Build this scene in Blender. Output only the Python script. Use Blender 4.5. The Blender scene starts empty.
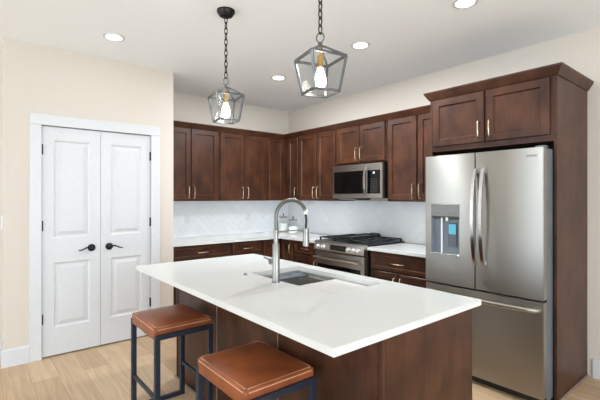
import bpy, bmesh, math, random
from mathutils import Vector, Matrix
random.seed(7)
PI = math.pi
C = bpy.context.scene.collection

# ---------------------------------------------------------------- camera
cam_d = bpy.data.cameras.new('camera'); cam = bpy.data.objects.new('camera', cam_d); C.objects.link(cam)
cam.location = (4.854, -3.764, 1.414)
cam.rotation_euler = (PI/2, 0, 0.883)
cam_d.sensor_width = 36; cam_d.lens = 36*397.055/600
cam_d.shift_y = -(200-197.491)/600
cam_d.clip_start = .05
bpy.context.scene.camera = cam

# ---------------------------------------------------------------- view, world, daylight
vs = bpy.context.scene.view_settings
vs.view_transform = 'Standard'; vs.look = 'None'; vs.gamma = 1; vs.use_curve_mapping = False
vs.exposure = 0.0
w = bpy.data.worlds.new('sky'); bpy.context.scene.world = w; w.use_nodes = True
w.node_tree.nodes['Background'].inputs[0].default_value = (.80, .90, 1.0, 1)
w.node_tree.nodes['Background'].inputs[1].default_value = 2.7

def area(name, loc, rot, sx, sy, power, col):
    l = bpy.data.lights.new(name, 'AREA'); l.shape = 'RECTANGLE'; l.size = sx; l.size_y = sy
    l.energy = power; l.color = col
    o = bpy.data.objects.new(name, l); C.objects.link(o); o.location = loc; o.rotation_euler = rot
    return o
# daylight at the big window openings of the living side (behind the camera)
SKYC = (.74, .88, 1.0)
area('daylight_south', (3.2, -7.95, 1.4), (PI/2, 0, 0), 4.6, 2.2, 105, SKYC)
area('daylight_south', (-1.05, -7.95, 1.4), (PI/2, 0, 0), .9, 2.2, 21, SKYC)
area('daylight_east', (8.75, -3.6, 1.35), (PI/2, 0, PI/2), 4.2, 2.3, 178, SKYC)
sun = bpy.data.lights.new('sun', 'SUN'); sun.energy = 12; sun.angle = .02; sun.color = (.64, .83, 1.0)  # sun added for its floor bounce behind the camera, to lift the ceiling
so = bpy.data.objects.new('sun', sun); C.objects.link(so); so.rotation_euler = (math.radians(54), 0, math.radians(48))
area('daylight_hall', (-2.9, -5.8, 1.4), (PI/2, 0, -PI/2), 2.0, 1.8, 6, SKYC)  # unseen sky-tinted area light in front of the windowless hall wall

# ---------------------------------------------------------------- materials
def s2l(c):
    return tuple(((v/255)/12.92 if v/255 <= .04045 else ((v/255+.055)/1.055)**2.4) for v in c)
def newmat(name):
    m = bpy.data.materials.new(name); m.use_nodes = True
    nt = m.node_tree; b = nt.nodes['Principled BSDF']
    return m, nt, b
def N(nt, t, **k):
    n = nt.nodes.new(t)
    for a, v in k.items(): setattr(n, a, v)
    return n
def noise_mat(name, c1, c2, rough=.5, metal=0, scale=8, stretch=(1,1,1), detail=4, bump=0, rvar=0, spec=.5, coat=0, lo=.3, hi=.7, bdist=.002):
    m, nt, b = newmat(name)
    tc = N(nt, 'ShaderNodeTexCoord'); mp = N(nt, 'ShaderNodeMapping'); mp.inputs['Scale'].default_value = stretch
    nt.links.new(tc.outputs['Object'], mp.inputs[0])
    no = N(nt, 'ShaderNodeTexNoise'); no.inputs['Scale'].default_value = scale; no.inputs['Detail'].default_value = detail
    nt.links.new(mp.outputs[0], no.inputs['Vector'])
    cr = N(nt, 'ShaderNodeValToRGB')
    cr.color_ramp.elements[0].position = lo; cr.color_ramp.elements[1].position = hi
    cr.color_ramp.elements[0].color = (*s2l(c1), 1); cr.color_ramp.elements[1].color = (*s2l(c2), 1)
    nt.links.new(no.outputs['Fac'], cr.inputs[0]); nt.links.new(cr.outputs[0], b.inputs['Base Color'])
    b.inputs['Roughness'].default_value = rough; b.inputs['Metallic'].default_value = metal
    b.inputs['Specular IOR Level'].default_value = spec; b.inputs['Coat Weight'].default_value = coat
    if bump:
        bp = N(nt, 'ShaderNodeBump'); bp.inputs['Strength'].default_value = bump; bp.inputs['Distance'].default_value = bdist
        nt.links.new(no.outputs['Fac'], bp.inputs['Height']); nt.links.new(bp.outputs[0], b.inputs['Normal'])
    if rvar:
        mr = N(nt, 'ShaderNodeMapRange'); mr.inputs['To Min'].default_value = rough-rvar; mr.inputs['To Max'].default_value = rough+rvar
        nt.links.new(no.outputs['Fac'], mr.inputs['Value']); nt.links.new(mr.outputs[0], b.inputs['Roughness'])
    return m
def emis(name, col, s):
    m, nt, b = newmat(name)
    b.inputs['Base Color'].default_value = (*col, 1)
    b.inputs['Emission Color'].default_value = (*col, 1); b.inputs['Emission Strength'].default_value = s
    return m
def wood_mat(name, c1, c2, c3, rough=.35):
    m, nt, b = newmat(name)
    tc = N(nt, 'ShaderNodeTexCoord')
    mp = N(nt, 'ShaderNodeMapping'); mp.inputs['Scale'].default_value = (1, 1, .12)
    nt.links.new(tc.outputs['Object'], mp.inputs[0])
    n1 = N(nt, 'ShaderNodeTexNoise'); n1.inputs['Scale'].default_value = 60; n1.inputs['Detail'].default_value = 5; n1.inputs['Distortion'].default_value = .6
    n2 = N(nt, 'ShaderNodeTexNoise'); n2.inputs['Scale'].default_value = 7; n2.inputs['Detail'].default_value = 3
    mp2 = N(nt, 'ShaderNodeMapping'); mp2.inputs['Scale'].default_value = (1, 1, .6)
    nt.links.new(tc.outputs['Object'], mp2.inputs[0])
    nt.links.new(mp.outputs[0], n1.inputs['Vector']); nt.links.new(mp2.outputs[0], n2.inputs['Vector'])
    r1 = N(nt, 'ShaderNodeValToRGB'); r1.color_ramp.elements[0].position = .36; r1.color_ramp.elements[1].position = .66
    r1.color_ramp.elements[0].color = (*s2l(c1), 1); r1.color_ramp.elements[1].color = (*s2l(c2), 1)
    nt.links.new(n2.outputs['Fac'], r1.inputs[0])
    mx = N(nt, 'ShaderNodeMixRGB'); mx.inputs[2].default_value = (*s2l(c3), 1)
    r2 = N(nt, 'ShaderNodeMapRange'); r2.inputs['From Min'].default_value = .42; r2.inputs['From Max'].default_value = .75
    r2.inputs['To Max'].default_value = .55
    nt.links.new(n1.outputs['Fac'], r2.inputs['Value']); nt.links.new(r2.outputs[0], mx.inputs[0])
    nt.links.new(r1.outputs[0], mx.inputs[1]); nt.links.new(mx.outputs[0], b.inputs['Base Color'])
    b.inputs['Roughness'].default_value = rough; b.inputs['Specular IOR Level'].default_value = .3
    bp = N(nt, 'ShaderNodeBump'); bp.inputs['Strength'].default_value = .08; bp.inputs['Distance'].default_value = .001
    nt.links.new(n1.outputs['Fac'], bp.inputs['Height']); nt.links.new(bp.outputs[0], b.inputs['Normal'])
    return m
M = {}
M['wall'] = noise_mat('wall_paint', (210, 200, 188), (214, 204, 192), .85, scale=120, bump=.05)
M['ceil'] = noise_mat('ceiling_paint', (241, 243, 245), (245, 246, 247), .9, scale=150, bump=.08)
M['white'] = noise_mat('white_trim_paint', (209, 209, 210), (213, 213, 214), .40, scale=40)
M['wood'] = wood_mat('stained_maple', (57, 31, 19), (85, 50, 32), (42, 23, 14), .38)
M['woodin'] = noise_mat('cabinet_interior', (66, 40, 30), (74, 46, 34), .6)
M['steel'] = None
def steel(name, col, rough, aniso, brush=(1, 1, 1), rot=0, var=.05):
    m, nt, b = newmat(name)
    tc = N(nt, 'ShaderNodeTexCoord'); mp = N(nt, 'ShaderNodeMapping'); mp.inputs['Scale'].default_value = brush
    nt.links.new(tc.outputs['Object'], mp.inputs[0])
    no = N(nt, 'ShaderNodeTexNoise'); no.inputs['Scale'].default_value = 6; no.inputs['Detail'].default_value = 6
    nt.links.new(mp.outputs[0], no.inputs['Vector'])
    mr = N(nt, 'ShaderNodeMapRange'); mr.inputs['To Min'].default_value = rough-var; mr.inputs['To Max'].default_value = rough+var
    nt.links.new(no.outputs['Fac'], mr.inputs['Value']); nt.links.new(mr.outputs[0], b.inputs['Roughness'])
    b.inputs['Base Color'].default_value = (*s2l(col), 1); b.inputs['Metallic'].default_value = 1
    if aniso:
        b.inputs['Anisotropic'].default_value = aniso
        tg = N(nt, 'ShaderNodeTangent'); tg.direction_type = 'RADIAL'; tg.axis = 'Z'
        nt.links.new(tg.outputs[0], b.inputs['Tangent']); b.inputs['Anisotropic Rotation'].default_value = rot
    return m
M['fsteel'] = steel('brushed_stainless', (170, 167, 161), .30, .95, (.6, .6, 250), .25, .012)
M['steel'] = steel('stainless', (184, 180, 174), .28, 0, (1, 1, 30), 0, .015)
M['nickel'] = steel('brushed_nickel', (150, 147, 142), .33, 0)
M['polish'] = steel('satin_steel_handle', (222, 222, 224), .17, 0)
M['champagne'] = steel('champagne_handle', (214, 196, 170), .28, 0)
M['brass'] = steel('brass_socket', (205, 170, 105), .3, 0)
M['quartz'] = noise_mat('white_quartz', (217, 217, 213), (220, 220, 216), .14, scale=3, detail=8, lo=.35, hi=.65)
M['black'] = noise_mat('black_plastic', (18, 18, 19), (22, 22, 23), .35)
M['bglass'] = noise_mat('black_glass', (8, 8, 9), (10, 10, 11), .06)
M['iron'] = noise_mat('cast_iron', (26, 27, 29), (36, 37, 40), .45, scale=60, bump=.2)
M['darkgrey'] = noise_mat('grey_plastic', (92, 97, 104), (100, 104, 111), .45)
M['dgap'] = noise_mat('dark_gap', (30, 28, 27), (34, 32, 31), .8)
M['navy'] = noise_mat('navy_black_steel', (34, 40, 54), (40, 47, 62), .42, metal=.3, scale=30)
M['bronze'] = noise_mat('dark_bronze', (28, 26, 26), (38, 35, 34), .38, metal=.6)
M['pewter'] = noise_mat('aged_pewter', (92, 92, 94), (118, 118, 120), .35, metal=.85, scale=40)
M['leather'] = noise_mat('cognac_leather', (98, 46, 22), (160, 86, 46), .34, scale=5, detail=6, bump=.15, lo=.32, hi=.72, bdist=.003, rvar=.06)
M['thread'] = noise_mat('pale_thread', (216, 172, 138), (226, 184, 150), .7)
M['tile'] = None
M['grout'] = noise_mat('tile_grout', (236, 238, 240), (240, 242, 244), .8)
M['shoe'] = noise_mat('shoe_moulding_stain', (128, 108, 98), (140, 120, 110), .4)
M['plate'] = noise_mat('white_plastic', (232, 232, 230), (238, 238, 236), .4)
M['slot'] = noise_mat('outlet_slot', (120, 116, 114), (130, 126, 124), .5)
M['mat'] = noise_mat('grey_silicone', (74, 80, 88), (88, 94, 102), .5)
M['blue'] = emis('dispenser_display', (.10, .42, .55), .35)  # blue tag on the paddle, no display; given a faint glow
M['led'] = emis('white_led_digits', (.9, .95, 1), 1.2)
M['keys'] = noise_mat('key_print', (46, 48, 50), (52, 54, 56), .4)
M['panel'] = noise_mat('dispenser_grey', (118, 118, 114), (126, 126, 122), .35, metal=.3)
M['knob'] = steel('knob_metal', (232, 232, 232), .45, 0)
M['basin'] = steel('sink_steel', (205, 203, 198), .42, 0)
M['tan'] = noise_mat('tan_wood', (196, 172, 142), (210, 188, 158), .5, scale=20)
M['board'] = noise_mat('white_board', (206, 204, 199), (214, 212, 207), .2)
M['sugar'] = noise_mat('white_powder', (236, 236, 234), (245, 245, 243), .8, scale=60, bump=.3)
M['copper'] = noise_mat('brown_metal_lid', (128, 90, 78), (142, 100, 88), .35, metal=.6)
M['lens'] = emis('downlight_lens', (1, .97, .92), 9)
M['bulb'] = emis('glowing_bulb', (1, .95, .88), 42)
def glass(name, tint=(1, 1, 1), rough=0):
    m, nt, b = newmat(name)
    nt.nodes.remove(b)
    out = nt.nodes['Material Output']
    g = N(nt, 'ShaderNodeBsdfGlossy'); g.inputs['Roughness'].default_value = .02
    t = N(nt, 'ShaderNodeBsdfTransparent'); t.inputs[0].default_value = (*tint, 1)
    lw = N(nt, 'ShaderNodeLayerWeight'); lw.inputs[0].default_value = .3
    pw_ = N(nt, 'ShaderNodeMath', operation='POWER'); pw_.inputs[1].default_value = 3
    nt.links.new(lw.outputs['Facing'], pw_.inputs[0])
    f = N(nt, 'ShaderNodeMath', operation='MULTIPLY_ADD'); f.inputs[1].default_value = .16; f.inputs[2].default_value = .012
    nt.links.new(pw_.outputs[0], f.inputs[0])
    mx = N(nt, 'ShaderNodeMixShader')
    nt.links.new(f.outputs[0], mx.inputs[0]); nt.links.new(t.outputs[0], mx.inputs[1]); nt.links.new(g.outputs[0], mx.inputs[2])
    nt.links.new(mx.outputs[0], out.inputs[0])
    return m
M['glass'] = glass('clear_glass', (.96, .97, .97))
def floor_mat():
    m, nt, b = newmat('oak_planks')
    tc = N(nt, 'ShaderNodeTexCoord')
    br = N(nt, 'ShaderNodeTexBrick'); br.offset = .37; br.offset_frequency = 2
    br.inputs['Scale'].default_value = 1; br.inputs['Brick Width'].default_value = 1.22; br.inputs['Row Height'].default_value = .18
    br.inputs['Mortar Size'].default_value = .0013; br.inputs['Mortar Smooth'].default_value = .3; br.inputs['Bias'].default_value = 0
    br.inputs['Color1'].default_value = (*s2l((186, 157, 124)), 1); br.inputs['Color2'].default_value = (*s2l((208, 180, 147)), 1)
    br.inputs['Mortar'].default_value = (*s2l((140, 112, 86)), 1)
    nt.links.new(tc.outputs['Object'], br.inputs['Vector'])
    mp = N(nt, 'ShaderNodeMapping'); mp.inputs['Scale'].default_value = (.7, 9, 1)
    nt.links.new(tc.outputs['Object'], mp.inputs[0])
    no = N(nt, 'ShaderNodeTexNoise'); no.inputs['Scale'].default_value = 3; no.inputs['Detail'].default_value = 7; no.inputs['Distortion'].default_value = 1.2
    nt.links.new(mp.outputs[0], no.inputs['Vector'])
    cr = N(nt, 'ShaderNodeValToRGB'); cr.color_ramp.elements[0].position = .3; cr.color_ramp.elements[1].position = .68
    cr.color_ramp.elements[0].color = (.80, .77, .74, 1); cr.color_ramp.elements[1].color = (1.08, 1.07, 1.05, 1)
    nt.links.new(no.outputs['Fac'], cr.inputs[0])
    mx = N(nt, 'ShaderNodeMixRGB', blend_type='MULTIPLY'); mx.inputs[0].default_value = .9
    nt.links.new(br.outputs['Color'], mx.inputs[1]); nt.links.new(cr.outputs[0], mx.inputs[2])
    nt.links.new(mx.outputs[0], b.inputs['Base Color']); b.inputs['Roughness'].default_value = .42
    bp = N(nt, 'ShaderNodeBump'); bp.inputs['Strength'].default_value = .25; bp.inputs['Distance'].default_value = .001
    bp.invert = True
    nt.links.new(br.outputs['Fac'], bp.inputs['Height']); nt.links.new(bp.outputs[0], b.inputs['Normal'])
    return m
M['floor'] = floor_mat()
def tile_mat():
    m, nt, b = newmat('glazed_white_tile')
    at = N(nt, 'ShaderNodeAttribute'); at.attribute_name = 'tone'
    cr = N(nt, 'ShaderNodeValToRGB')
    cr.color_ramp.elements[0].color = (*s2l((246, 247, 249)), 1); cr.color_ramp.elements[1].color = (*s2l((251, 252, 253)), 1)
    nt.links.new(at.outputs['Fac'], cr.inputs[0]); nt.links.new(cr.outputs[0], b.inputs['Base Color'])
    b.inputs['Roughness'].default_value = .16
    return m
M['tile'] = tile_mat()

# ---------------------------------------------------------------- mesh helpers
class MB:
    def __init__(s): s.bm = bmesh.new()
    def box(s, x0, x1, y0, y1, z0, z1, bev=0, seg=1):
        r = bmesh.ops.create_cube(s.bm, size=1)
        vs_ = r['verts']
        for v in vs_:
            v.co = Vector(((x0+x1)/2+v.co.x*(x1-x0), (y0+y1)/2+v.co.y*(y1-y0), (z0+z1)/2+v.co.z*(z1-z0)))
        if bev:
            es = list({e for v in vs_ for e in v.link_edges})
            bmesh.ops.bevel(s.bm, geom=es, offset=bev, segments=seg, affect='EDGES', clamp_overlap=True)
        return s
    def prism(s, pts, ext, axis):
        """pts: 2D outline; extruded along axis between ext[0], ext[1]. axis x: pts=(y,z); y: (x,z); z: (x,y)"""
        def mk(p, e):
            return {'x': (e, p[0], p[1]), 'y': (p[0], e, p[1]), 'z': (p[0], p[1], e)}[axis]
        a = [s.bm.verts.new(mk(p, ext[0])) for p in pts]; b = [s.bm.verts.new(mk(p, ext[1])) for p in pts]
        s.bm.faces.new(a); s.bm.faces.new(b[::-1]); n = len(pts)
        for i in range(n): s.bm.faces.new((a[i], b[i], b[(i+1) % n], a[(i+1) % n]))
        return s
    def cyl(s, p0, p1, r0, r1=None, n=20, cap=True):
        r1 = r0 if r1 is None else r1
        p0 = Vector(p0); p1 = Vector(p1); d = (p1-p0).normalized()
        u = d.orthogonal().normalized(); v = d.cross(u)
        a = [s.bm.verts.new(p0+r0*(u*math.cos(t*2*PI/n)+v*math.sin(t*2*PI/n))) for t in range(n)]
        b = [s.bm.verts.new(p1+r1*(u*math.cos(t*2*PI/n)+v*math.sin(t*2*PI/n))) for t in range(n)]
        for i in range(n): s.bm.faces.new((a[i], a[(i+1) % n], b[(i+1) % n], b[i]))
        if cap: s.bm.faces.new(a[::-1]); s.bm.faces.new(b)
        return s
    def lathe(s, prof, c=(0, 0, 0), n=32, axis='z'):
        rings = []
        for r, z in prof:
            ring = []
            for t in range(n):
                a = t*2*PI/n; x, y = r*math.cos(a), r*math.sin(a)
                p = (x, y, z) if axis == 'z' else ((z, x, y) if axis == 'x' else (x, z, y))
                ring.append(s.bm.verts.new((c[0]+p[0], c[1]+p[1], c[2]+p[2])))
            rings.append(ring)
        for a, b in zip(rings, rings[1:]):
            for i in range(n): s.bm.faces.new((a[i], a[(i+1) % n], b[(i+1) % n], b[i]))
        s.bm.faces.new(rings[0][::-1]); s.bm.faces.new(rings[-1])
        return s
    def tube(s, pts, r, n=10, closed=False, sec=None, up=None):
        pts = [Vector(p) for p in pts]; L = len(pts); rings = []
        prev = None
        for i, p in enumerate(pts):
            if closed: d = pts[(i+1) % L]-pts[i-1]
            else: d = pts[min(i+1, L-1)]-pts[max(i-1, 0)]
            d.normalize()
            if up is not None: u = Vector(up)-d*Vector(up).dot(d); u.normalize()
            elif prev is None: u = d.orthogonal().normalized()
            else: u = prev-d*prev.dot(d); u.normalize()
            prev = u; v = d.cross(u)
            rr = r[i] if isinstance(r, (list, tuple)) else r
            if sec: ring = [s.bm.verts.new(p+u*a+v*b) for a, b in sec]
            else: ring = [s.bm.verts.new(p+rr*(u*math.cos(t*2*PI/n)+v*math.sin(t*2*PI/n))) for t in range(n)]
            rings.append(ring)
        m = len(rings[0])
        for k in range(L if closed else L-1):
            a, b = rings[k], rings[(k+1) % L]
            for i in range(m): s.bm.faces.new((a[i], a[(i+1) % m], b[(i+1) % m], b[i]))
        if not closed: s.bm.faces.new(rings[0][::-1]); s.bm.faces.new(rings[-1])
        return s
    def bar(s, p0, p1, wdt, hgt, up=(0, 0, 1)):
        a, b = wdt/2, hgt/2
        return s.tube([p0, p1], 1, sec=[(b, a), (-b, a), (-b, -a), (b, -a)], up=up)
    def build(s, name, mat, parent=None, smooth=None, loc=None):
        bmesh.ops.recalc_face_normals(s.bm, faces=s.bm.faces)
        me = bpy.data.meshes.new(name); s.bm.to_mesh(me); s.bm.free()
        me.materials.append(mat)
        if smooth:
            for p in me.polygons: p.use_smooth = True
            me.set_sharp_from_angle(angle=math.radians(smooth))
        o = bpy.data.objects.new(name, me); C.objects.link(o)
        if parent: o.parent = parent
        if loc: o.location = loc
        return o
def tag(o, label=None, cat=None, group=None, kind=None):
    if label: o['label'] = label
    if cat: o['category'] = cat
    if group: o['group'] = group
    if kind: o['kind'] = kind
    return o
def thing(name, label, cat, loc=(0, 0, 0), rz=0, group=None):
    o = bpy.data.objects.new(name, None); C.objects.link(o); o.empty_display_size = .1
    o.location = loc; o.rotation_euler = (0, 0, rz)
    return tag(o, label, cat, group)
def struct(o): o['kind'] = 'structure'; return o
def copy_tree(o, parent=None):
    c = o.copy(); C.objects.link(c)
    if parent: c.parent = parent
    for ch in [x for x in C.objects if x.parent == o]: copy_tree(ch, c)
    return c

# ---------------------------------------------------------------- setting
H = 2.741
PX, PY0, PY1 = .74, -3.574, -2.125           # pantry front plane and its two ends
XE, YS, XW = 8.9, -8.1, -3.0
struct(MB().box(XW-.1, XE+.1, YS-.1, .1, -.1, 0).build('floor', M['floor']))
struct(MB().box(XW-.1, XE+.1, YS-.1, .1, H, H+.1).build('ceiling', M['ceil']))
DY0, DY1, DH = -3.303, -2.366, 2.045
pw = MB()
pw.box(PX-.11, PX, PY0, DY0-.02, 0, H).box(PX-.11, PX, DY1+.02, PY1, 0, H).box(PX-.11, PX, DY0-.02, DY1+.02, DH+.02, H)
pw.box(XW, PX-.11, PY0, PY0+.11, 0, H)      # side return of the pantry towards the hall
pw.box(0, PX-.11, PY1-.11, PY1, 0, H)
struct(pw.build('wall_left', M['wall']))
struct(MB().box(-.1, 0, PY1-.11, 0, 0, H).box(-.1, 0, PY0+.11, PY1-.11, 0, H).build('wall_back', M['wall']))
struct(MB().box(-.1, XE, 0, .1, 0, H).build('wall_right', M['wall']))
struct(MB().box(XW-.1, XW, YS, PY0+.11, 0, H).build('wall_hall', M['wall']))
# living side walls with window openings (behind the camera)
def wall_with_hole(name, ax, v, a0, a1, h0, h1, z0, z1):
    m = MB()
    def bx(p, q, r, t):
        if ax == 'y': m.box(p, q, v-.1, v, r, t)
        else: m.box(v, v+.1, p, q, r, t)
    bx(a0, h0, 0, H); bx(h1, a1, 0, H); bx(h0, h1, 0, z0); bx(h0, h1, z1, H)
    return struct(m.build(name, M['wall']))
wall_with_hole('wall_south', 'y', YS, -.3, XE+.1, .9, 5.5, .3, 2.5)
wall_with_hole('wall_south', 'y', YS, XW-.1, -.3, -1.5, -.6, .3, 2.5)
wall_with_hole('wall_east', 'x', XE, YS, 0, -5.7, -1.5, .2, 2.5)
wf = MB()
for x in (.9, 2.43, 3.97, 5.45): wf.box(x, x+.05, YS-.08, YS-.02, .3, 2.5)
wf.box(.9, 5.5, YS-.08, YS-.02, .3, .35).box(.9, 5.5, YS-.08, YS-.02, 2.45, 2.5)
struct(wf.build('window_1', M['white']))
wf = MB()
for y in (-5.7, -3.62, -1.55): wf.box(XE+.02, XE+.08, y, y+.05, .2, 2.5)
wf.box(XE+.02, XE+.08, -5.7, -1.5, .2, .25).box(XE+.02, XE+.08, -5.7, -1.5, 2.45, 2.5)
struct(wf.build('window_2', M['white']))
# baseboards
bbp = [(0, 0), (.014, 0), (.014, .135), (.009, .145), (0, .145)]
m = MB()
m.prism([(PX+a, z) for a, z in bbp], (PY0-.014, DY0-.094), 'y')
m.prism([(PX+a, z) for a, z in bbp], (DY1+.094, PY1), 'y')
m.prism([(PY0-a, z) for a, z in bbp], (XW, PX), 'x')
struct(m.build('baseboard_left', M['white']))
struct(MB().prism([(-a, z) for a, z in bbp], (3.905, XE), 'x').build('baseboard_right', M['white']))
# door casing
cp = []
m = MB()
cw = .093
m.box(PX, PX+.018, DY0-cw, DY0-.004, 0, DH+.004, .002).box(PX, PX+.018, DY1+.004, DY1+cw, 0, DH+.004, .002)
m.box(PX, PX+.022, DY0-cw, DY1+cw, DH+.004, DH+.098, .002)
m.box(PX-.11, PX, DY0-.019, DY0-.002, 0, DH+.004).box(PX-.11, PX, DY1+.002, DY1+.019, 0, DH+.004).box(PX-.11, PX, DY0-.019, DY1+.019, DH+.003, DH+.019)
struct(m.build('trim_1', M['white']))
# pantry doors (local y along wall, x out)
def raised_panel(mb, x, y0, y1, z0, z1):
    """moulded two-step panel: groove then a raised field, on the front face at x"""
    prof = [(0, 0), (.006, -.004), (.014, -.011), (.026, -.011), (.056, -.001)]
    rings = []
    for ins, dx in prof:
        rings.append([mb.bm.verts.new((x+dx, a, b)) for a, b in ((y0+ins, z0+ins), (y1-ins, z0+ins), (y1-ins, z1-ins), (y0+ins, z1-ins))])
    for a, b in zip(rings, rings[1:]):
        for i in range(4): mb.bm.faces.new((a[i], a[(i+1) % 4], b[(i+1) % 4], b[i]))
    mb.bm.faces.new(rings[-1])
def pantry_door(n, y0, y1, hinge_side):
    t = .035; xf = PX-.004; mb = MB()
    z0, z1 = .012, DH-.004
    iy0, iy1 = y0+.088, y1-.088
    zs = [z0, .255, .835, 1.055, 1.925, z1]
    bm = mb.bm
    # front face as a grid with two openings
    ys = [y0, iy0, iy1, y1]
    g = [[bm.verts.new((xf, y, z)) for z in zs] for y in ys]
    for i in range(3):
        for j in range(5):
            if i == 1 and j in (1, 3): continue
            bm.faces.new((g[i][j], g[i+1][j], g[i+1][j+1], g[i][j+1]))
    raised_panel(mb, xf, iy0, iy1, zs[1], zs[2]); raised_panel(mb, xf, iy0, iy1, zs[3], zs[4])
    bmesh.ops.remove_doubles(bm, verts=bm.verts, dist=1e-5)
    b = [bm.verts.new((xf-t, y, z)) for y, z in ((y0, z0), (y1, z0), (y1, z1), (y0, z1))]
    bm.faces.new(b)
    lo = [g[i][0] for i in range(4)]; hi = [g[i][5] for i in range(4)]
    le = [g[0][j] for j in range(6)]; ri = [g[3][j] for j in range(6)]
    lo = [v for v in lo]; 
    bm.faces.new(lo+[b[1], b[0]]); bm.faces.new(hi+[b[2], b[3]])
    bm.faces.new(le+[b[3], b[0]]); bm.faces.new(ri+[b[2], b[1]])
    d = struct(mb.build(f'door_{n}', M['white']))
    hy = y0-.002 if hinge_side < 0 else y1+.002
    for z in (.30, 1.12, 1.79):
        h = MB().cyl((xf+.006, hy, z), (xf+.006, hy, z+.09), .007, n=10).box(xf-.001, xf+.003, hy-.010, hy+.010, z, z+.09)
        h.build('hinge', M['bronze'], d, 40)
    # lever handle: rose + wavy lever pointing to the hinge side
    hyy = (y1-.075) if hinge_side < 0 else (y0+.075)
    hm = MB(); hm.lathe([(.033, 0), (.034, .006), (.028, .011), (.012, .013), (.011, .045), (.008, .05)], (xf, hyy, .945), 28, 'x')
    s = hinge_side
    pts = []
    for k in range(13):
        q = k/12; pts.append((xf+.045, hyy+s*(.115*q), .945+.010*math.sin(q*PI*1.7)-.006*q))
    hm.tube(pts, [.0085-.004*k/12 for k in range(13)], 8)
    hm.build('lever_handle', M['bronze'], d, 50)['label'] = 'black lever handle'
dm = (DY0+DY1)/2
pantry_door(1, DY0+.001, dm-.0015, -1); pantry_door(2, dm+.0015, DY1-.001, 1)

# ---------------------------------------------------------------- backsplash tiles
def clip(poly, f):
    out = []
    for i in range(len(poly)):
        a, b = poly[i], poly[(i+1) % len(poly)]; fa, fb = f(a), f(b)
        if fa >= 0: out.append(a)
        if (fa >= 0) != (fb >= 0):
            t = fa/(fa-fb); out.append((a[0]+(b[0]-a[0])*t, a[1]+(b[1]-a[1])*t))
    return out
def herring(name, U, Z0, Z1, place, cutouts, label):
    W = .076; n = 4; g = .0011
    mb = MB(); bm = mb.bm
    lay = bm.faces.layers.float.new('tone')
    c45 = math.sqrt(.5); rnd = random.Random(3)
    R = int((U+1)/W)+14
    # thin mortar bed
    def quad(u0, u1, z0, z1, d0, d1):
        vs8 = [bm.verts.new(place(u, z, d)) for d in (d0, d1) for u, z in ((u0, z0), (u1, z0), (u1, z1), (u0, z1))]
        for f in ((0, 1, 2, 3), (7, 6, 5, 4), (0, 4, 5, 1), (1, 5, 6, 2), (2, 6, 7, 3), (3, 7, 4, 0)):
            fc = bm.faces.new([vs8[i] for i in f]); fc.material_index = 1
    quad(0, U, Z0, Z1, .0, .004)
    for j in range(-R, R):
        for k in range(-R//n, R//n):
            for kind in (0, 1):
                if kind == 0: r = (j+2*n*k, j, n, 1)
                else: r = (j+2*n*k, j-2*n+1, 1, n)
                x0, y0, x1, y1 = r[0]*W+g, r[1]*W+g, (r[0]+r[2])*W-g, (r[1]+r[3])*W-g
                p = [((x-y)*c45, (x+y)*c45) for x, y in ((x0, y0), (x1, y0), (x1, y1), (x0, y1))]
                p = [(u+.05, z+1.0) for u, z in p]
                if max(a for a, _ in p) < 0 or min(a for a, _ in p) > U or max(b for _, b in p) < Z0 or min(b for _, b in p) > Z1: continue
                for f in (lambda q: q[0]-.001, lambda q: U-.001-q[0], lambda q: q[1]-Z0-.001, lambda q: Z1-.001-q[1]):
                    p = clip(p, f)
                    if len(p) < 3: break
                if len(p) < 3: continue
                tone = rnd.random(); tl = (rnd.uniform(-1, 1)*.0002, rnd.uniform(-1, 1)*.0002)
                cu = sum(a for a, _ in p)/len(p); cz = sum(b for _, b in p)/len(p)
                a = [bm.verts.new(place(u, z, .004)) for u, z in p]
                b = [bm.verts.new(place(u, z, .0075+(u-cu)*tl[0]*20+(z-cz)*tl[1]*20)) for u, z in p]
                fs = [bm.faces.new(b)]
                for i in range(len(p)): fs.append(bm.faces.new((a[i], a[(i+1) % len(p)], b[(i+1) % len(p)], b[i])))
                for f in fs: f[lay] = tone
    o = mb.build('tile_backsplash', M['tile']); o.data.materials.append(M['grout'])
    return tag(o, label, 'backsplash')
ZC = .905
herring('a', 2.12, ZC+.002, 1.372, lambda u, z, d: (d+.0005, -u, z), [], 'white herringbone tile backsplash on the left wall beside the pantry')
herring('b', 2.84, ZC+.002, 1.372, lambda u, z, d: (u+.0095, -d-.0005, z), [], 'white herringbone tile backsplash on the wall behind the range')

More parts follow.
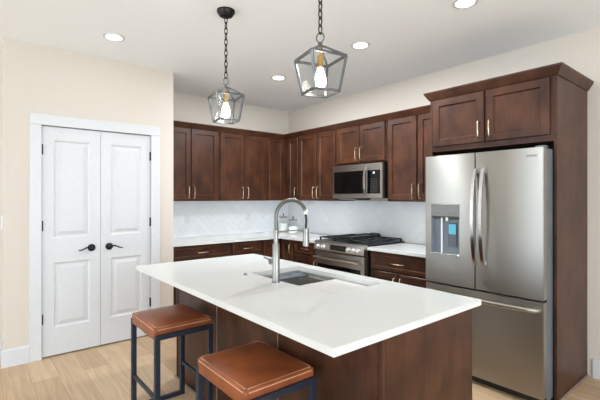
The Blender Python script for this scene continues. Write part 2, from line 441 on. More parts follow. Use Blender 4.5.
# ---------------------------------------------------------------- cabinets (local: x width, front towards -y, back at y=0)
WD = M['wood']
def shaker(name, x0, x1, z0, z1, yf, parent, rail=.057, t=.019):
    """framed door whose front is at yf, with a recessed flat panel"""
    mb = MB(); bm = mb.bm
    def ring(i, y): return [bm.verts.new(p) for p in ((x0+i, y, z0+i), (x1-i, y, z0+i), (x1-i, y, z1-i), (x0+i, y, z1-i))]
    rr = rail if (z1-z0) > .25 else .034
    rs = [ring(0, yf+t), ring(0, yf+.005), ring(.005, yf), ring(rr, yf), ring(rr+.007, yf+.011)]
    bm.faces.new(rs[0][::-1]); bm.faces.new(rs[-1])
    for a, b in zip(rs, rs[1:]):
        for i in range(4): bm.faces.new((a[i], a[(i+1) % 4], b[(i+1) % 4], b[i]))
    return mb.build(name, WD, parent)
def pull(x, z, yf, L, vertical, parent):
    mb = MB(); h = L/2
    if vertical:
        pts = [(x, yf, z-h+.012), (x, yf-.020, z-h+.010), (x, yf-.028, z-h*.72), (x, yf-.031, z), (x, yf-.028, z+h*.72), (x, yf-.020, z+h-.010), (x, yf, z+h-.012)]
        mb.tube(pts, .0055, 8, up=(1, 0, 0))
    else:
        pts = [(x-h+.01, yf, z), (x-h+.006, yf-.022, z), (x-h*.5, yf-.030, z), (x, yf-.032, z), (x+h*.5, yf-.030, z), (x+h-.006, yf-.022, z), (x+h-.01, yf, z)]
        mb.tube(pts, .0055, 8, up=(0, 0, 1))
    mb.build('handle', M['champagne'], parent, 60)
UD, UZ0, UZ1 = .325, 1.372, 2.245     # upper: carcass depth, bottom, face top
def upper(label, loc, rz, wdt, doors, z0=UZ0, z1=2.262, depth=UD, group=None, hz=None, ztop=2.240):
    """doors: list of (x0, x1, handle_x)"""
    t = thing('wall_cabinet', label, 'cabinet', (loc[0], loc[1], z0), rz, group)
    MB().box(0, wdt, -depth, -.001, 0, z1-z0, .0015).build('body', WD, t)
    for a, b, hx in doors:
        d = shaker('door', a, b, .012, ztop-z0, -depth-.020, t)
        if hx is not None: pull(hx, .105 if hz is None else hz, -depth-.020, .165, True, d)
    return t
# along the back (left) wall; local x -> world y, front -> +x
R9 = PI/2
upper('dark stained two-door wall cabinet next to the pantry wall', (0, -2.118), R9, .745, [(.015, .366, .333), (.373, .73, .404)])
upper('dark stained two-door wall cabinet between pantry-side cabinet and corner cabinet', (0, -1.371), R9, .725, [(.015, .364, .330), (.378, .715, .410)])
# corner cabinet: L-shaped body
t = thing('corner_wall_cabinet', 'L-shaped corner wall cabinet with two narrow doors above the jars', 'cabinet', (0, 0, UZ0))
MB().prism([(.001, -.001), (.001, -.643), (UD, -.643), (UD, -UD), (.648, -UD), (.648, -.001)], (0, .89), 'z').build('body', WD, t)
d = MB()
d2 = shaker('door', .415, .636, .012, .868, -UD-.020, t); pull(.605, .105, -UD-.020, .165, True, d2)
d1 = shaker('door', -.605, -.352, .012, .868, -UD-.020, t, ); d1.rotation_euler = (0, 0, R9)
# along the right wall
upper('tall two-door wall cabinet just left of the microwave', (.652, 0), 0, .725, [(.012, .362, .330), (.376, .713, .408)])
upper('short two-door wall cabinet directly above the microwave', (1.380, 0), 0, .770, [(.025, .372, .342), (.384, .745, .414)], z0=1.805, hz=.11)
upper('tall two-door wall cabinet between microwave and refrigerator', (2.153, 0), 0, .700, [(.014, .372, .340), (.386, .690, .416)])
# crown moulding along the uppers
prof = [(0, 2.243), (.012, 2.243), (.016, 2.252), (.050, 2.296), (.052, 2.306), (0, 2.306)]
mb = MB(); bm = mb.bm; path = [(-2.121, 'a'), (0, 'c'), (0, 'b')]
rings = []
for k in range(3):
    ring = []
    for o_, z in prof:
        f = UD+.001+o_
        ring.append(bm.verts.new({0: (f, -2.121, z), 1: (f, -f, z), 2: (2.858, -f, z)}[k]))
    rings.append(ring)
n = len(prof)
for a, b in zip(rings, rings[1:]):
    for i in range(n): bm.faces.new((a[i], a[(i+1) % n], b[(i+1) % n], b[i]))
bm.faces.new(rings[0]); bm.faces.new(rings[-1][::-1])
mb.box(.001, UD, -2.121, -.001, 2.263, 2.306).box(UD, 2.858, -UD, -.001, 2.263, 2.306)
tag(mb.build('crown_moulding', WD), 'dark wood crown moulding running along the tops of the wall cabinets', 'moulding')

# base cabinets
BD, BH = .60, .873
def base(label, loc, rz, wdt, fronts, depth=BD):
    t = thing('base_cabinet', label, 'cabinet', (loc[0], loc[1], 0), rz)
    MB().box(0, wdt, -depth, -.002, .10, BH, .001).box(.002, wdt-.002, -depth+.07, -.01, 0, .10).build('body', WD, t)
    for kind, a, b, z0, z1, hx in fronts:
        if kind == 'drawer':
            d = shaker('drawer', a, b, z0, z1, -depth-.020, t); pull((a+b)/2, (z0+z1)/2, -depth-.020, .14, False, d)
        else:
            d = shaker('door', a, b, z0, z1, -depth-.020, t)
            if hx is not None: pull(hx, z1-.095, -depth-.020, .13, True, d)
    return t
base('dark base cabinet with a wide drawer beside the pantry wall', (0, -2.118), R9, .772,
     [('drawer', .012, .757, .712, .858, 0), ('door', .012, .382, .115, .70, .35), ('door', .387, .757, .115, .70, .42)])
base('dark base cabinet with narrower drawer near the room corner', (0, -1.344), R9, .45,
     [('drawer', .010, .43, .712, .858, 0), ('door', .010, .43, .115, .70, .40)])
t = thing('corner_base_cabinet', 'dark L-shaped base cabinet in the room corner under the jars', 'cabinet', (0, 0, 0))
MB().prism([(.002, -.002), (.002, -.892), (BD, -.892), (BD, -BD), (.892, -BD), (.892, -.002)], (.10, BH), 'z').prism([(.01, -.01), (.01, -.89), (BD-.07, -.89), (BD-.07, -BD+.07), (.89, -BD+.07), (.89, -.01)], (0, .10), 'z').build('body', WD, t)
d1 = shaker('door', -.882, -.625, .115, .858, -BD-.020, t); d1.rotation_euler = (0, 0, R9)
d2 = shaker('door', .625, .872, .115, .858, -BD-.020, t); pull(.84, .76, -BD-.020, .13, True, d2)
base('dark base cabinet with drawer over door just left of the range', (.894, 0), 0, .480,
     [('drawer', .012, .468, .712, .858, 0), ('door', .012, .468, .115, .70, .43)])
base('dark base cabinet with drawer over two doors between range and refrigerator', (2.150, 0), 0, .712,
     [('drawer', .014, .700, .690, .852, 0), ('door', .014, .352, .115, .675, .32), ('door', .362, .700, .115, .675, .394)])
# countertops
CT0 = .875
cw_ = .648
mb = MB().prism([(.001, -.001), (.001, -2.122), (cw_, -2.122), (cw_, -cw_), (1.376, -cw_), (1.376, -.001)], (CT0, ZC), 'z')
bmesh.ops.bevel(mb.bm, geom=[e for e in mb.bm.edges if abs(e.verts[0].co.z-e.verts[1].co.z) < 1e-5], offset=.002, segments=2, affect='EDGES')
tag(mb.build('countertop', M['quartz']), 'L-shaped white quartz countertop around the room corner', 'countertop')
tag(MB().box(2.146, 2.864, -cw_, -.001, CT0, ZC, .002, 2).build('countertop', M['quartz']), 'short white quartz countertop between range and refrigerator', 'countertop')

# ---------------------------------------------------------------- range
RX0, RX1 = 1.380, 2.142; rc = (RX0+RX1)/2
t = thing('gas_range', 'stainless slide-in gas range with black grates between the base cabinets', 'range', (rc, 0, 0))
hw = (RX1-RX0)/2
MB().box(-hw, hw, -.635, -.012, .03, .80, .002).box(-hw+.01, hw-.01, -.60, -.02, .0, .03).box(-hw, hw, -.635, -.012, .80, .912, .002).build('body', M['black'], t)
MB().box(-hw-.0, hw+.0, -.64, -.012, .912, .922, .003).build('cooktop', M['iron'], t)
cp = MB().prism([(-.636, .810), (-.690, .812), (-.700, .822), (-.690, .900), (-.676, .918), (-.636, .922)], (-hw, hw), 'x').build('control_panel', M['steel'], t)
MB().prism([(-.690, .830), (-.7015, .830), (-.6940, .890), (-.685, .890)], (-.115, .13), 'x').build('display', M['bglass'], cp)
for k, x in enumerate((-.30, -.22, .17, .24, .31)):
    kb = MB(); kb.lathe([(.026, 0), (.026, -.004), (.0215, -.006), (.0195, -.030), (.017, -.033)], (x, -.694, .857), 24, 'y')
    kb.box(x-.004, x+.004, -.735, -.722, .843, .871, .001)
    kb.build('knob', M['knob'], cp, 40)
dr = MB().box(-hw+.003, hw-.003, -.685, -.636, .205, .800, .004, 2).build('oven_door', M['steel'], t)
MB().box(-hw+.055, hw-.055, -.6875, -.684, .27, .66).build('door_glass', M['bglass'], dr)
hb = MB().tube([(-.345, -.735, .735), (-.2, -.742, .735), (0, -.744, .735), (.2, -.742, .735), (.345, -.735, .735)], .013, 14)
for x in (-.335, .335): hb.box(x-.012, x+.012, -.735, -.684, .725, .745, .002)
hb.build('handle', M['steel'], dr, 50)
MB().box(-hw+.003, hw-.003, -.680, -.636, .04, .198, .004, 2).build('storage_drawer', M['steel'], t)
# burners and grates
for x, y, r in ((-.26, -.18, .04), (-.26, -.47, .045), (0, -.32, .05), (.26, -.18, .035), (.26, -.47, .055)):
    MB().lathe([(r+.012, .922), (r+.012, .927), (r, .929), (r, .934), (r*.6, .937)], (x, y, 0), 20).build('burner', M['iron'], t, 40)
def grate(x0, x1):
    g = MB(); y0, y1 = -.61, -.06; zt = .957; th = .011
    for x in (x0, x1): g.box(x-th/2, x+th/2, y0, y1, zt-.012, zt, .003)
    for y in (y0, y1, (y0+y1)/2): g.box(x0, x1, y-th/2, y+th/2, zt-.012, zt, .003)
    for x in (x0+(x1-x0)*.33, x0+(x1-x0)*.67): g.box(x-th/2, x+th/2, y0, y1, zt-.010, zt, .003)
    for y in (y0+.14, y1-.14): g.box(x0, x1, y-th/2, y+th/2, zt-.010, zt, .003)
    for x in (x0, x1):
        for y in (y0, y1): g.box(x-.008, x+.008, y-.008, y+.008, .922, zt)
    g.build('grate', M['iron'], t)
grate(-.365, -.128); grate(-.118, .118); grate(.128, .365)
# griddle resting on the middle grate
gd = MB(); gx0, gx1, gy0, gy1 = -.11, .11, -.58, -.09
gd.box(gx0, gx1, gy0, gy1, .959, .968, .003)
for x in (gx0, gx1-.008): gd.box(x, x+.008, gy0, gy1, .966, .982, .002)
for y in (gy0, gy1-.008): gd.box(gx0, gx1, y, y+.008, .966, .982, .002)
g_ = thing('griddle_pan', 'black cast-iron griddle lying over the middle grate of the range', 'griddle', (rc, 0, 0))
gd.build('pan', M['iron'], g_)
for y, s in ((gy0, -1), (gy1, 1)):
    MB().tube([(-.06, y, .978), (-.06, y+s*.03, .984), (-.03, y+s*.042, .986), (.03, y+s*.042, .986), (.06, y+s*.03, .984), (.06, y, .978)], .006, 8).build('handle', M['iron'], g_, 50)

# ---------------------------------------------------------------- microwave
t = thing('microwave', 'stainless over-the-range microwave with black window below the short cabinet', 'microwave', (rc, 0, 1.405))
mz = .386
MB().box(-.378, .378, -.365, -.012, .0, mz, .003).build('body', M['black'], t)
fr = MB().box(-.379, .379, -.400, -.366, .002, mz, .004, 2).build('front', M['steel'], t)
MB().box(-.352, .150, -.4025, -.3995, .052, .310, .001).build('window', M['bglass'], fr)
pn = MB().box(.172, .352, -.4025, -.3995, .052, .310, .001).build('keypad', M['bglass'], fr)
k = MB()
for i in range(3):
    for j in range(6): k.box(.222+i*.034, .242+i*.034, -.4034, -.4024, .075+j*.026, .088+j*.026)
k.build('key_marks', M['keys'], pn)
MB().box(.255, .275, -.4036, -.4024, .272, .288).build('clock_digit', M['led'], pn)
MB().box(-.075, .005, -.4015, -.3998, .340, .350).build('brand_mark', M['darkgrey'], fr)
hp = [(.170, -.395, .022), (.170, -.425, .035), (.170, -.444, .11), (.170, -.450, .19), (.170, -.444, .27), (.170, -.425, .345), (.170, -.395, .36)]
MB().tube(hp, 1, sec=[(.015, .006), (-.015, .006), (-.015, -.006), (.015, -.006)], up=(1, 0, 0)).build('handle', M['polish'], fr)
MB().prism([(-.395, .001), (-.30, -.020), (-.10, -.020), (-.05, .001)], (-.33, -.06), 'x').build('vent_filter', M['black'], t)

# ---------------------------------------------------------------- refrigerator enclosure and refrigerator
FX0, FX1 = 2.967, 3.832; EX0, EX1, EY = 2.888, 3.868, -.668
t = thing('refrigerator_cabinet', 'dark wood surround with two doors above the stainless refrigerator', 'cabinet', (EX0, 0, 0))
WW = EX1-EX0
MB().box(WW-.020, WW, EY, -.002, 0, 2.262, .001).build('side_panel', WD, t)
MB().box(0, .020, EY, -.002, 0, 2.262, .001).build('side_panel', WD, t)
MB().box(.021, WW-.021, EY+.001, -.002, 1.808, 2.262).build('body', WD, t)
for a, b, hx in ((.033, .480, .446), (.494, WW-.042, .532)):
    d = shaker('door', a, b, 1.850, 2.250, EY-.020, t); pull(hx, 1.950, EY-.020, .15, True, d)
prof = [(0, 2.263), (.006, 2.263), (.012, 2.272), (.041, 2.320), (.043, 2.331), (0, 2.331)]
mb = MB(); bm = mb.bm; rings = []
for k in range(4):
    ring = []
    for o_, z in prof:
        z = z-.006
        ring.append(bm.verts.new({0: (-o_, -.386, z), 1: (-o_, EY-o_, z), 2: (WW+o_, EY-o_, z), 3: (WW+o_, -.002, z)}[k]))
    rings.append(ring)
for a, b in zip(rings, rings[1:]):
    for i in range(6): bm.faces.new((a[i], a[(i+1) % 6], b[(i+1) % 6], b[i]))
bm.faces.new(rings[0]); bm.faces.new(rings[-1][::-1])
mb.box(.0, WW, EY, -.002, 2.2635, 2.327)
mb.build('crown', WD, t)
MB().box(WW+.0, WW+.012, EY-.004, -.016, 0, .018, .003).build('shoe_moulding', M['shoe'], t)

fc = (FX0+FX1)/2; fw = (FX1-FX0)/2+.012
t = thing('refrigerator', 'stainless french-door refrigerator with water dispenser and bottom freezer', 'refrigerator', (fc, 0, 0))
FD = -.843
MB().box(-fw+.004, fw-.004, -.775, -.03, .03, 1.748, .004).box(-fw+.02, fw-.02, -.74, -.05, 0, .03).build('body', M['darkgrey'], t)
MB().box(-fw+.004, fw-.004, -.782, -.774, .03, 1.745).build('gasket', M['dgap'], t)
# left door with dispenser recess
def front_with_hole(name, x0, x1, z0, z1, hx0, hx1, hz0, hz1, depth):
    mb = MB(); bm = mb.bm
    xs = [x0, hx0, hx1, x1]; zs = [z0, hz0, hz1, z1]
    g = [[bm.verts.new((x, FD, z)) for z in zs] for x in xs]
    for i in range(3):
        for j in range(3):
            if i == 1 and j == 1: continue
            bm.faces.new((g[i][j], g[i+1][j], g[i+1][j+1], g[i][j+1]))
    r = [bm.verts.new((x, FD+depth, z)) for x, z in ((hx0, hz0), (hx1, hz0), (hx1, hz1), (hx0, hz1))]
    q = [g[1][1], g[2][1], g[2][2], g[1][2]]
    for i in range(4): bm.faces.new((q[i], q[(i+1) % 4], r[(i+1) % 4], r[i]))
    bm.faces.new(r)
    b = [bm.verts.new((x, -.784, z)) for x, z in ((x0, z0), (x1, z0), (x1, z1), (x0, z1))]
    bm.faces.new(b)
    bm.faces.new([g[i][0] for i in range(4)]+[b[1], b[0]]); bm.faces.new([g[i][3] for i in range(4)]+[b[2], b[3]])
    bm.faces.new([g[0][j] for j in range(4)]+[b[3], b[0]]); bm.faces.new([g[3][j] for j in range(4)]+[b[2], b[1]])
    return mb.build(name, M['fsteel'], t)
SZ = .722; TZ = 1.752
dh0, dh1 = 3.006-fc, 3.254-fc
mid = -.022
ld = front_with_hole('door', -fw, mid-.003, SZ, TZ, dh0, dh1, .948, 1.362, .052)
rd = MB().box(mid+.003, fw, FD, -.784, SZ, TZ, .004, 2).build('door', M['fsteel'], t)
fz = MB().box(-fw, fw, FD, -.784, .062, SZ-.012, .004, 2).build('freezer_drawer', M['fsteel'], t)
MB().box(-fw+.03, fw-.03, -.80, -.785, .012, .055).build('kick_grille', M['black'], t)
dp = MB().box(dh0+.002, dh1-.002, FD-.002, FD+.05, 1.262, 1.360, .002).prism([(FD-.002, 1.262), (FD+.045, 1.262), (FD+.045, 1.236)], (dh0+.003, dh1-.003), 'x').build('dispenser_panel', M['panel'], ld)
kk = MB()
for i in range(5): MB().box(dh0+.03+i*.042, dh0+.048+i*.042, FD-.003, FD-.0015, 1.283, 1.291).build('button', M['darkgrey'], dp)
MB().box(dh0+.001, dh1-.001, FD+.046, FD+.0515, .950, 1.262).box(dh0+.0005, dh0+.004, FD+.002, FD+.05, .95, 1.262).box(dh1-.004, dh1-.0005, FD+.002, FD+.05, .95, 1.262).build('recess_liner', noise_mat('blue_grey_liner', (122, 128, 136), (130, 136, 144), .35), ld)
pdl = MB().box(dh0+.135, dh0+.205, FD+.034, FD+.045, 1.02, 1.21, .003).build('dispenser_paddle', M['darkgrey'], ld)
MB().box(dh0+.140, dh0+.200, FD+.031, FD+.034, 1.12, 1.20).build('blue_label', M['blue'], pdl)
MB().cyl((dh0+.085, FD+.02, 1.25), (dh0+.085, FD+.02, .965), .007).build('water_tube', M['plate'], ld, 40)
MB().cyl((dh0+.13, FD+.018, 1.262), (dh0+.13, FD+.018, 1.225), .010).build('spout', M['plate'], ld, 40)
MB().box(dh0+.001, dh1-.001, FD-.010, FD+.05, .949, .962, .002).build('drip_tray', M['steel'], ld)
# handles
def fhandle(x, par):
    z0, z1 = .912, 1.625; pts = []
    for k in range(15):
        q = k/14; pts.append((x, FD-.018-.048*math.sin(PI*q)**.7, z0+(z1-z0)*q))
    h = MB().tube(pts, 1, sec=[(.012, .009), (.005, .013), (-.005, .013), (-.012, .009), (-.012, -.006), (.012, -.006)], up=(1, 0, 0))
    for z in (z0+.012, z1-.012): h.box(x-.010, x+.010, FD-.022, FD+.001, z-.018, z+.018, .003)
    h.build('handle', M['polish'], par, 50)
fhandle(3.386-fc, ld); fhandle(3.448-fc, rd)
pts = []
for k in range(21):
    q = k/20; pts.append((-fw+.03+(2*fw-.06)*q, FD-.020-.042*math.sin(PI*q)**.6, .655))
h = MB().tube(pts, 1, sec=[(.014, .008), (.006, .013), (-.006, .013), (-.014, .008), (-.014, -.006), (.014, -.006)], up=(0, 0, 1))
for x in (-fw+.045, fw-.045): h.box(x-.02, x+.02, FD-.024, FD+.001, .645, .665, .003)
h.build('handle', M['steel'], fz, 50)
MB().box(3.735-fc, 3.808-fc, FD-.0025, FD+.001, 1.690, 1.706, .001).build('badge', M['nickel'], rd)
MB().box(3.741-fc, 3.802-fc, FD-.0032, FD-.0022, 1.6955, 1.7005).build('badge_mark', M['darkgrey'], rd)
MB().box(fw-.06, fw-.0, -.82, -.76, 1.752, 1.765, .003).build('hinge_cover', M['darkgrey'], t)

# ---------------------------------------------------------------- island
IX0, IX1, IY0, IY1 = 1.795, 3.897, -2.831, -1.803       # slab
BX0, BX1, BY0, BY1 = 1.822, 3.862, -2.530, -1.828       # cabinet body
t = thing('kitchen_island', 'dark wood kitchen island base carrying the white slab, stools tucked beside it', 'island', ((BX0+BX1)/2, (BY0+BY1)/2, 0))
ox, oy = (BX0+BX1)/2, (BY0+BY1)/2
L, Wd = (BX1-BX0)/2, (BY1-BY0)/2
IZ = .873
core = MB()
# hollow box under the slab so that the sink can hang inside it
core.box(-L+.02, L-.02, -Wd+.012, -Wd+.030, .0, IZ).box(-L+.02, L-.02, Wd-.032, Wd-.014, .1, IZ).box(-L+.02, -L+.038, -Wd+.03, Wd-.032, 0, IZ).box(L-.038, L-.02, -Wd+.03, Wd-.032, 0, IZ).box(-L+.038, L-.038, -Wd+.03, Wd-.032, .1, .118)
core.build('body', WD, t)
xs = [-L+.02, 2.488-ox, 3.164-ox, L-.02]
for i in range(3):
    MB().box(xs[i]+.004, xs[i+1]-.004, -Wd+.003, -Wd+.0118, .0, IZ).build('back_panel', WD, t)
for x in xs[1:3]: MB().box(x-.004, x+.004, -Wd-.0, -Wd+.010, 0, IZ, .001).build('batten', M['shoe'], t)
for s in (-1, 1):
    x0, x1 = (L-.0195, L) if s > 0 else (-L, -L+.0195)
    MB().box(x0, x1, -Wd+.02, Wd-.0, .0, IZ, .001).build('end_panel', WD, t)
    MB().box(min(x0, x0), x1, -Wd-.002, -Wd+.0195, .0, IZ, .002).build('corner_strip', M['shoe'] if False else WD, t)
for k, (a, b) in enumerate(((xs[1], 0), (xs[2], 0))): pass
for i in range(3):
    d = shaker('door', xs[i]+.005, (xs[i]+xs[i+1])/2-.002, .115, .86, -Wd-.004, t); d.rotation_euler = (0, 0, PI)
    d = shaker('door', (xs[i]+xs[i+1])/2+.002, xs[i+1]-.005, .115, .86, -Wd-.004, t); d.rotation_euler = (0, 0, PI)
sm = MB().box(-L-.012, L+.012, -Wd-.014, -Wd-.0025, 0, .018, .003).box(L+.0005, L+.012, -Wd-.0025, Wd, 0, .018, .003).box(-L-.012, -L-.0005, -Wd-.0025, Wd, 0, .018, .003)
sm.build('shoe_moulding', M['shoe'], t)
# slab with sink cut-out
SX0, SX1, SY0, SY1 = 2.570, 3.345, -2.318, -1.900
mb = MB(); bm = mb.bm
def rect(x0, x1, y0, y1, z): return [bm.verts.new(p) for p in ((x0, y0, z), (x1, y0, z), (x1, y1, z), (x0, y1, z))]
ot, ob = rect(IX0, IX1, IY0, IY1, ZC), rect(IX0, IX1, IY0, IY1, CT0)
it, ib = rect(SX0, SX1, SY0, SY1, ZC), rect(SX0, SX1, SY0, SY1, CT0)
for i in range(4):
    j = (i+1) % 4
    bm.faces.new((ot[i], ot[j], it[j], it[i])); bm.faces.new((ob[j], ob[i], ib[i], ib[j]))
    bm.faces.new((ot[i], ob[i], ob[j], ot[j])); bm.faces.new((it[j], ib[j], ib[i], it[i]))
outer = [e for e in bm.edges if all(v in ot+ob for v in e.verts)]
bmesh.ops.bevel(bm, geom=outer, offset=.003, segments=2, affect='EDGES')
tag(mb.build('island_countertop', M['quartz']), 'large white quartz slab with sink cut-out on top of the island', 'countertop')
# sink (undermount, open box with ledge)
t = thing('kitchen_sink', 'rectangular stainless undermount sink set in the island countertop', 'sink', ((SX0+SX1)/2, (SY0+SY1)/2, .65))
a, b = (SX1-SX0)/2-.004, (SY1-SY0)/2-.004
mb = MB()
z1 = CT0-.001-.65; e = .004
mb.box(-a, a, -b, b, 0, e)
mb.box(-a-e, -a, -b-e, b+e, 0, z1).box(a, a+e, -b-e, b+e, 0, z1).box(-a, a, -b-e, -b, 0, z1).box(-a, a, b, b+e, 0, z1)
mb.box(-a-.02, -a-e, -b-.02, b+.02, z1-.003, z1).box(a+e, a+.02, -b-.02, b+.02, z1-.003, z1).box(-a-e, a+e, -b-.02, -b-e, z1-.003, z1).box(-a-e, a+e, b+e, b+.02, z1-.003, z1)
mb.box(-a, a, b-.010, b, z1-.030, z1-.026).box(-a, a, -b, -b+.010, z1-.030, z1-.026)
mb.build('basin', M['basin'], t)
MB().lathe([(.045, e), (.045, e+.002), (.03, e+.003), (.028, e+.001)], (.08, .02, 0), 24).build('drain', M['polish'], t, 40)
# accessories lying on the sink ledge
mt = MB()
for k in range(7): mt.cyl((SX0+.012+k*.0165, SY0+.008, .8553), (SX0+.012+k*.0165, SY1-.008, .8553), .0055, n=8)
for y in (SY0+.012, SY1-.020): mt.box(SX0+.006, SX0+.117, y, y+.010, .8498, .8590)
tag(mt.build('drying_rack', M['mat'], None, 50), 'dark grey slatted drying rack across the left end of the sink', 'rack')
t2 = thing('cutting_board', 'white-topped board with tan edge lying over the right half of the sink', 'board', (0, 0, 0))
MB().box(SX0+.40, SX1-.03, SY0+.008, SY1-.012, .850, .868, .002).build('core', M['tan'], t2)
MB().box(SX0+.405, SX1-.035, SY0+.012, SY1-.016, .8683, .8753, .002).build('surface', M['board'], t2)

# faucet (turned to the cooking side)
t = thing('faucet', 'brushed nickel spring-neck faucet standing at the edge of the island sink', 'faucet', (2.921, -2.362, ZC))
MB().lathe([(.027, 0), (.027, .006), (.0215, .010), (.0215, .228), (.019, .232)], (0, 0, 0), 28).build('base', M['nickel'], t, 40)
MB().lathe([(.0135, .2325), (.0135, .296), (.0155, .298), (.0155, .313), (.012, .316)], (0, 0, 0), 24).build('post', M['nickel'], t, 40)
hv = MB().cyl((-.020, 0, .118), (-.050, 0, .118), .015).cyl((-.0495, 0, .118), (-.056, 0, .118), .018).tube([(-.045, 0, .120), (-.052, -.02, .135), (-.056, -.05, .150)], .005, 8)
hv.build('lever', M['nickel'], t, 40)
RCH = .235
def arch(q):        # q 0..1 from post top, up and over
    # half ellipse rise with straight ends
    if q < .2: return (0, 0, .316+.077*q/.2)
    if q > .999: q = 1
    a = PI*(q-.2)/.8*.93
    return (0, RCH/2*(1-math.cos(a))*1.0, .393+.100*math.sin(a))
core_pts = [arch(k/40) for k in range(41)]
MB().tube(core_pts, .0075, 10, up=(1, 0, 0)).build('hose_core', M['black'], t, 60)
# spring coil
coil = []; tot = 62*8
P0 = None
for k in range(tot+1):
    q = k/tot; p = Vector(arch(q)); p2 = Vector(arch(min(1, q+.004))); p1 = Vector(arch(max(0, q-.004)))
    d = (p2-p1).normalized(); u = Vector((1, 0, 0)); v = d.cross(u); a = 2*PI*62*q
    coil.append(p+(u*math.cos(a)+v*math.sin(a))*.0105)
MB().tube(coil, .0026, 5).build('spring', M['nickel'], t, 60)
e0 = arch(1)
MB().cyl((0, e0[1]-.001, e0[2]+.012), (0, e0[1]+.001, e0[2]-.012), .013).build('ferrule', M['plate'], t, 40)
hose = [(0, e0[1], e0[2]-.011), (0, e0[1]+.006, e0[2]-.04), (0, e0[1]+.006, .355), (0, RCH-.0, .315)]
MB().tube(hose, .008, 10, up=(1, 0, 0)).build('hose', M['black'], t, 60)
MB().lathe([(.010, .314), (.016, .308), (.017, .285), (.0195, .275), (.0205, .200), (.017, .196)], (0, RCH, 0), 24).build('spray_head', M['nickel'], t, 40)
MB().bar((0, .012, .304), (0, RCH-.014, .304), .008, .007).cyl((0, RCH, .297), (0, RCH, .311), .022).build('holder_arm', M['nickel'], t, 40)
MB_ = MB().lathe([(.016, 0), (.016, .004), (.010, .005), (.010, .012), (.008, .014)], (0, 0, 0), 20)
tag(MB_.build('air_switch', M['nickel'], None, 40, loc=(2.610, -2.385, ZC)), 'small round nickel push button beside the left end of the sink', 'button')  # button added to give the small glint at the sink rim

# ---------------------------------------------------------------- stools
def make_stool(loc, label):
    t = thing('counter_stool', label, 'stool', loc, 0, 'leather counter stools')
    hx, hy, s = .206, .168, .015
    seat_z, bar_z = .648, .610
    # seat cushion: rounded slab
    mb = MB(); X, Y = hx+.012, hy+.013
    mb.box(-X, X, -Y, Y, .575, seat_z)
    bm = mb.bm
    bmesh.ops.subdivide_edges(bm, edges=[e for e in bm.edges], cuts=7, use_grid_fill=True)
    for v in bm.verts:
        fx, fy = v.co.x/X, v.co.y/Y
        if v.co.z > .60:
            v.co.z += .018*(1-fx**4)*(1-fy**4)*(v.co.z-.60)/.04
    o = mb.build('seat', M['leather'], t, 60)
    bv = o.modifiers.new('b', 'BEVEL'); bv.width = .021; bv.segments = 4; bv.limit_method = 'ANGLE'; bv.angle_limit = math.radians(40)
    # stitched seams on the four upper edges
    st = MB(); zz = seat_z-.011
    def seam(p, q, nrm):
        p, q = Vector(p), Vector(q); Ld = (q-p).length; nst = int(Ld/.011); d = (q-p)/nst
        for k in range(nst):
            a = p+d*(k+.15); bb = p+d*(k+.8)
            st.bar(a, bb, .0042, .0042)
    for sx in (-1, 1):
        seam((sx*(X-.0016), -Y+.016, zz), (sx*(X-.0016), Y-.016, zz), 0)
        seam((sx*(X-.0105), -Y+.016, zz+.0118), (sx*(X-.0105), Y-.016, zz+.0118), 0)
    for sy in (-1, 1):
        seam((-X+.016, sy*(Y-.0016), zz), (X-.016, sy*(Y-.0016), zz), 0)
        seam((-X+.016, sy*(Y-.0105), zz+.0118), (X-.016, sy*(Y-.0105), zz+.0118), 0)
    st.build('stitching', M['thread'], o)
    for sx in (-1, 1):
        for sy in (-1, 1):
            MB().box(sx*hx-s+sx*.012, sx*hx+s+sx*.012, sy*hy-s, sy*hy+s, .0, bar_z, .002).build('leg', M['navy'], t)
        x = sx*(hx+.012)
        MB().box(x-s, x+s, -hy+s+.0005, hy-s-.0005, bar_z-.030, bar_z, .002).build('top_rail', M['navy'], t)
        MB().box(x-s, x+s, -hy+s+.0005, hy-s-.0005, .0, .026, .002).build('floor_rail', M['navy'], t)
    for sy in (-1, 1):
        MB().box(-hx+.0035, hx-.0035, sy*hy-.010, sy*hy+.010, .220, .240, .002).build('stretcher', M['navy'], t)
    return t
s1 = make_stool((2.318, -2.770, 0), 'cognac leather counter stool nearer the white pantry doors')
s2 = copy_tree(s1); s2.location = (3.290, -2.756, 0)
s2['label'] = 'cognac leather counter stool at the near half of the island, in front'

# ---------------------------------------------------------------- jars
def jar(loc, r, h, hh, label, knobmat):
    t = thing('glass_jar', label, 'jar', loc)
    MB().lathe([(r*.85, 0), (r, .01), (r, hh*.72), (r*.86, hh*.86), (r*.80, hh)], (0, 0, 0), 28).build('jar_body', M['glass'], t, 40)
    MB().lathe([(r*.80, .004), (r*.95, .012), (r*.95, h*.94), (r*.5, h)], (0, 0, 0), 24).build('contents', M['sugar'], t, 40)
    ld_ = MB().lathe([(r*.84, hh+.001), (r*.92, hh+.003), (r*.92, hh+.012), (r*.3, hh+.016)], (0, 0, 0), 24).build('lid', M['copper'], t, 40)
    MB().lathe([(.006, hh+.016), (.006, hh+.03), (.011, hh+.038), (.008, hh+.060)], (0, 0, 0), 16).build('knob', knobmat, ld_, 40)
jar((.185, -.245, ZC), .068, .140, .215, 'taller white-filled glass jar with lid, left one in the counter corner', M['copper'])
jar((.455, -.275, ZC), .068, .105, .185, 'shorter white-filled glass jar with dark knob, right one in the counter corner', M['black'])

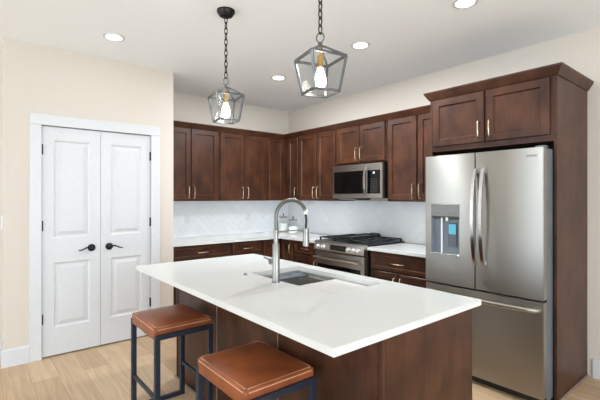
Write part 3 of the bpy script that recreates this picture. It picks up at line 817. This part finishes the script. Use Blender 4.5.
# ---------------------------------------------------------------- outlets and switch
def outlet(loc, rz, label):
    t = thing('wall_outlet', label, 'outlet', loc, rz)
    p = MB().box(-.036, .036, -.006, 0, -.058, .058, .002).build('plate', M['plate'], t)
    q = MB()
    for z in (-.022, .022):
        q.box(-.016, .016, -.0075, -.006, z-.014, z+.014, .001)
    q.build('socket', M['plate'], p)
    q = MB()
    for z in (-.022, .022):
        for x in (-.007, .007): q.box(x-.0012, x+.0012, -.0082, -.0074, z-.005, z+.006)
    q.build('slots', M['slot'], p)
outlet((.0095, -1.651, 1.135), R9, 'white wall outlet on the backsplash nearer the pantry wall')
outlet((.0095, -.737, 1.135), R9, 'white wall outlet on the backsplash nearer the room corner')
t = thing('light_switch', 'white light switch on the hall side of the pantry wall', 'switch', (.60, PY0, 1.20))
MB().box(-.036, .036, -.006, 0, -.058, .058, .002).build('plate', M['plate'], t)
MB().box(-.014, .014, -.010, -.0062, -.03, .03, .002).build('rocker', M['plate'], t)

# ---------------------------------------------------------------- ceiling lights
for (x, y, pw, dn, lb) in ((1.344, -2.869, .7, 'downlight_pantry', 'round recessed ceiling light in front of the pantry doors'),
                   (2.520, -1.166, 30, 'downlight_range', 'round recessed ceiling light right of the near pendant, before the microwave wall'),
                   (1.313, -1.162, 32, 'downlight_corner', 'round recessed ceiling light nearest the room corner'),
                   (3.480, -1.183, 4, 'downlight_fridge', 'round recessed ceiling light above the refrigerator, at the top of the photo')):
    t = thing('ceiling_light', lb, 'ceiling light', (x, y, H), 0, 'recessed ceiling lights')
    MB().lathe([(.085, -.0005), (.085, -.004), (.062, -.006), (.060, -.001)], (0, 0, 0), 36).build('trim_ring', M['white'], t, 40)
    MB().lathe([(.059, -.0062), (.058, -.0085), (.02, -.009)], (0, 0, 0), 30).build('lens', M['lens'], t, 40)
    l = bpy.data.lights.new('downlight', 'AREA'); l.shape = 'DISK'; l.size = .11; l.energy = pw; l.color = (.90, .95, 1.0)
    o = bpy.data.objects.new(dn, l); C.objects.link(o); o.location = (0, 0, -.012); o.parent = t

# ---------------------------------------------------------------- pendants
def pendant(x, y, th, label):
    t = thing('pendant_light', label, 'pendant light', (x, y, H), 0, 'lantern pendants over the island')
    MB().lathe([(.064, -.0005), (.064, -.014), (.050, -.034), (.046, -.040), (.012, -.048)], (0, 0, 0), 32).build('canopy', M['bronze'], t, 40)
    zt, zb, za = 2.133-H, 1.956-H, 2.206-H
    ch = MB(); z = -.048; i = 0; step = .038
    ztop_end = za+.058
    nlk = int((-.048-ztop_end)/step); step = (-.048-ztop_end)/nlk
    for i in range(nlk):
        zc = -.048-(i+.5)*step; pts = []
        for k in range(14):
            a = 2*PI*k/14; r = .0105*math.cos(a); zz = zc+(step*.5+.006)*math.sin(a)
            pts.append((r, 0, zz) if i % 2 else (0, r, zz))
        ch.tube(pts, .0034, 6, closed=True)
    ch.build('chain', M['bronze'], t, 60)
    rg = MB(); pts = []
    for k in range(18):
        a = 2*PI*k/18; pts.append((-.020*math.cos(a)*math.sin(th), .020*math.cos(a)*math.cos(th), za+.034+.026*math.sin(a)))
    rg.tube(pts, .0038, 6, closed=True); rg.cyl((0, 0, za+.010), (0, 0, za-.012), .011, .014, 14)
    rg.build('hanging_loop', M['pewter'], t, 60)
    A, B_ = .138, .100; w_ = .0115
    T = [Vector((A*math.cos(th+k*PI/2), A*math.sin(th+k*PI/2), zt)) for k in range(4)]
    Bq = [Vector((B_*math.cos(th+k*PI/2), B_*math.sin(th+k*PI/2), zb)) for k in range(4)]
    fr = MB()
    for k in range(4):
        fr.bar(T[k], T[(k+1) % 4], w_, w_); fr.bar(Bq[k], Bq[(k+1) % 4], w_, w_)
        fr.bar(T[k], Bq[k], w_, w_, up=(T[k].x, T[k].y, 0)); fr.bar(T[k], (0, 0, za-.004), .009, .009)
    frame = fr.build('cage', M['pewter'], t)
    for k in range(4):
        a, b, c, d = T[k], T[(k+1) % 4], Bq[(k+1) % 4], Bq[k]
        g = MB(); nrm = ((b-a).cross(d-a)).normalized()*.0012
        v = [g.bm.verts.new(p+q) for q in (nrm, -nrm) for p in (a, b, c, d)]
        for f in ((0, 1, 2, 3), (7, 6, 5, 4), (0, 4, 5, 1), (1, 5, 6, 2), (2, 6, 7, 3), (3, 7, 4, 0)): g.bm.faces.new([v[i] for i in f])
        g.build('glass_pane', M['glass'], frame)
    sk = MB().cyl((0, 0, za-.012), (0, 0, 2.150-H), .005, n=10).lathe([(.010, 2.150-H), (.017, 2.146-H), (.017, 2.085-H), (.014, 2.082-H)], (0, 0, 0), 20).build('socket', M['brass'], t, 40)
    zb0 = 2.082-H
    bl = MB().lathe([(.012, zb0), (.015, zb0-.012), (.023, zb0-.035), (.030, zb0-.060), (.030, zb0-.075), (.022, zb0-.093), (.008, zb0-.102)], (0, 0, 0), 24).build('bulb', M['bulb'], t, 60)
    return t
pendant(2.341, -2.380, -.97, 'lantern pendant hanging over the far end of the island by a full chain')
pendant(3.335, -2.380, -1.02, 'lantern pendant hanging over the near half of the island by the faucet')
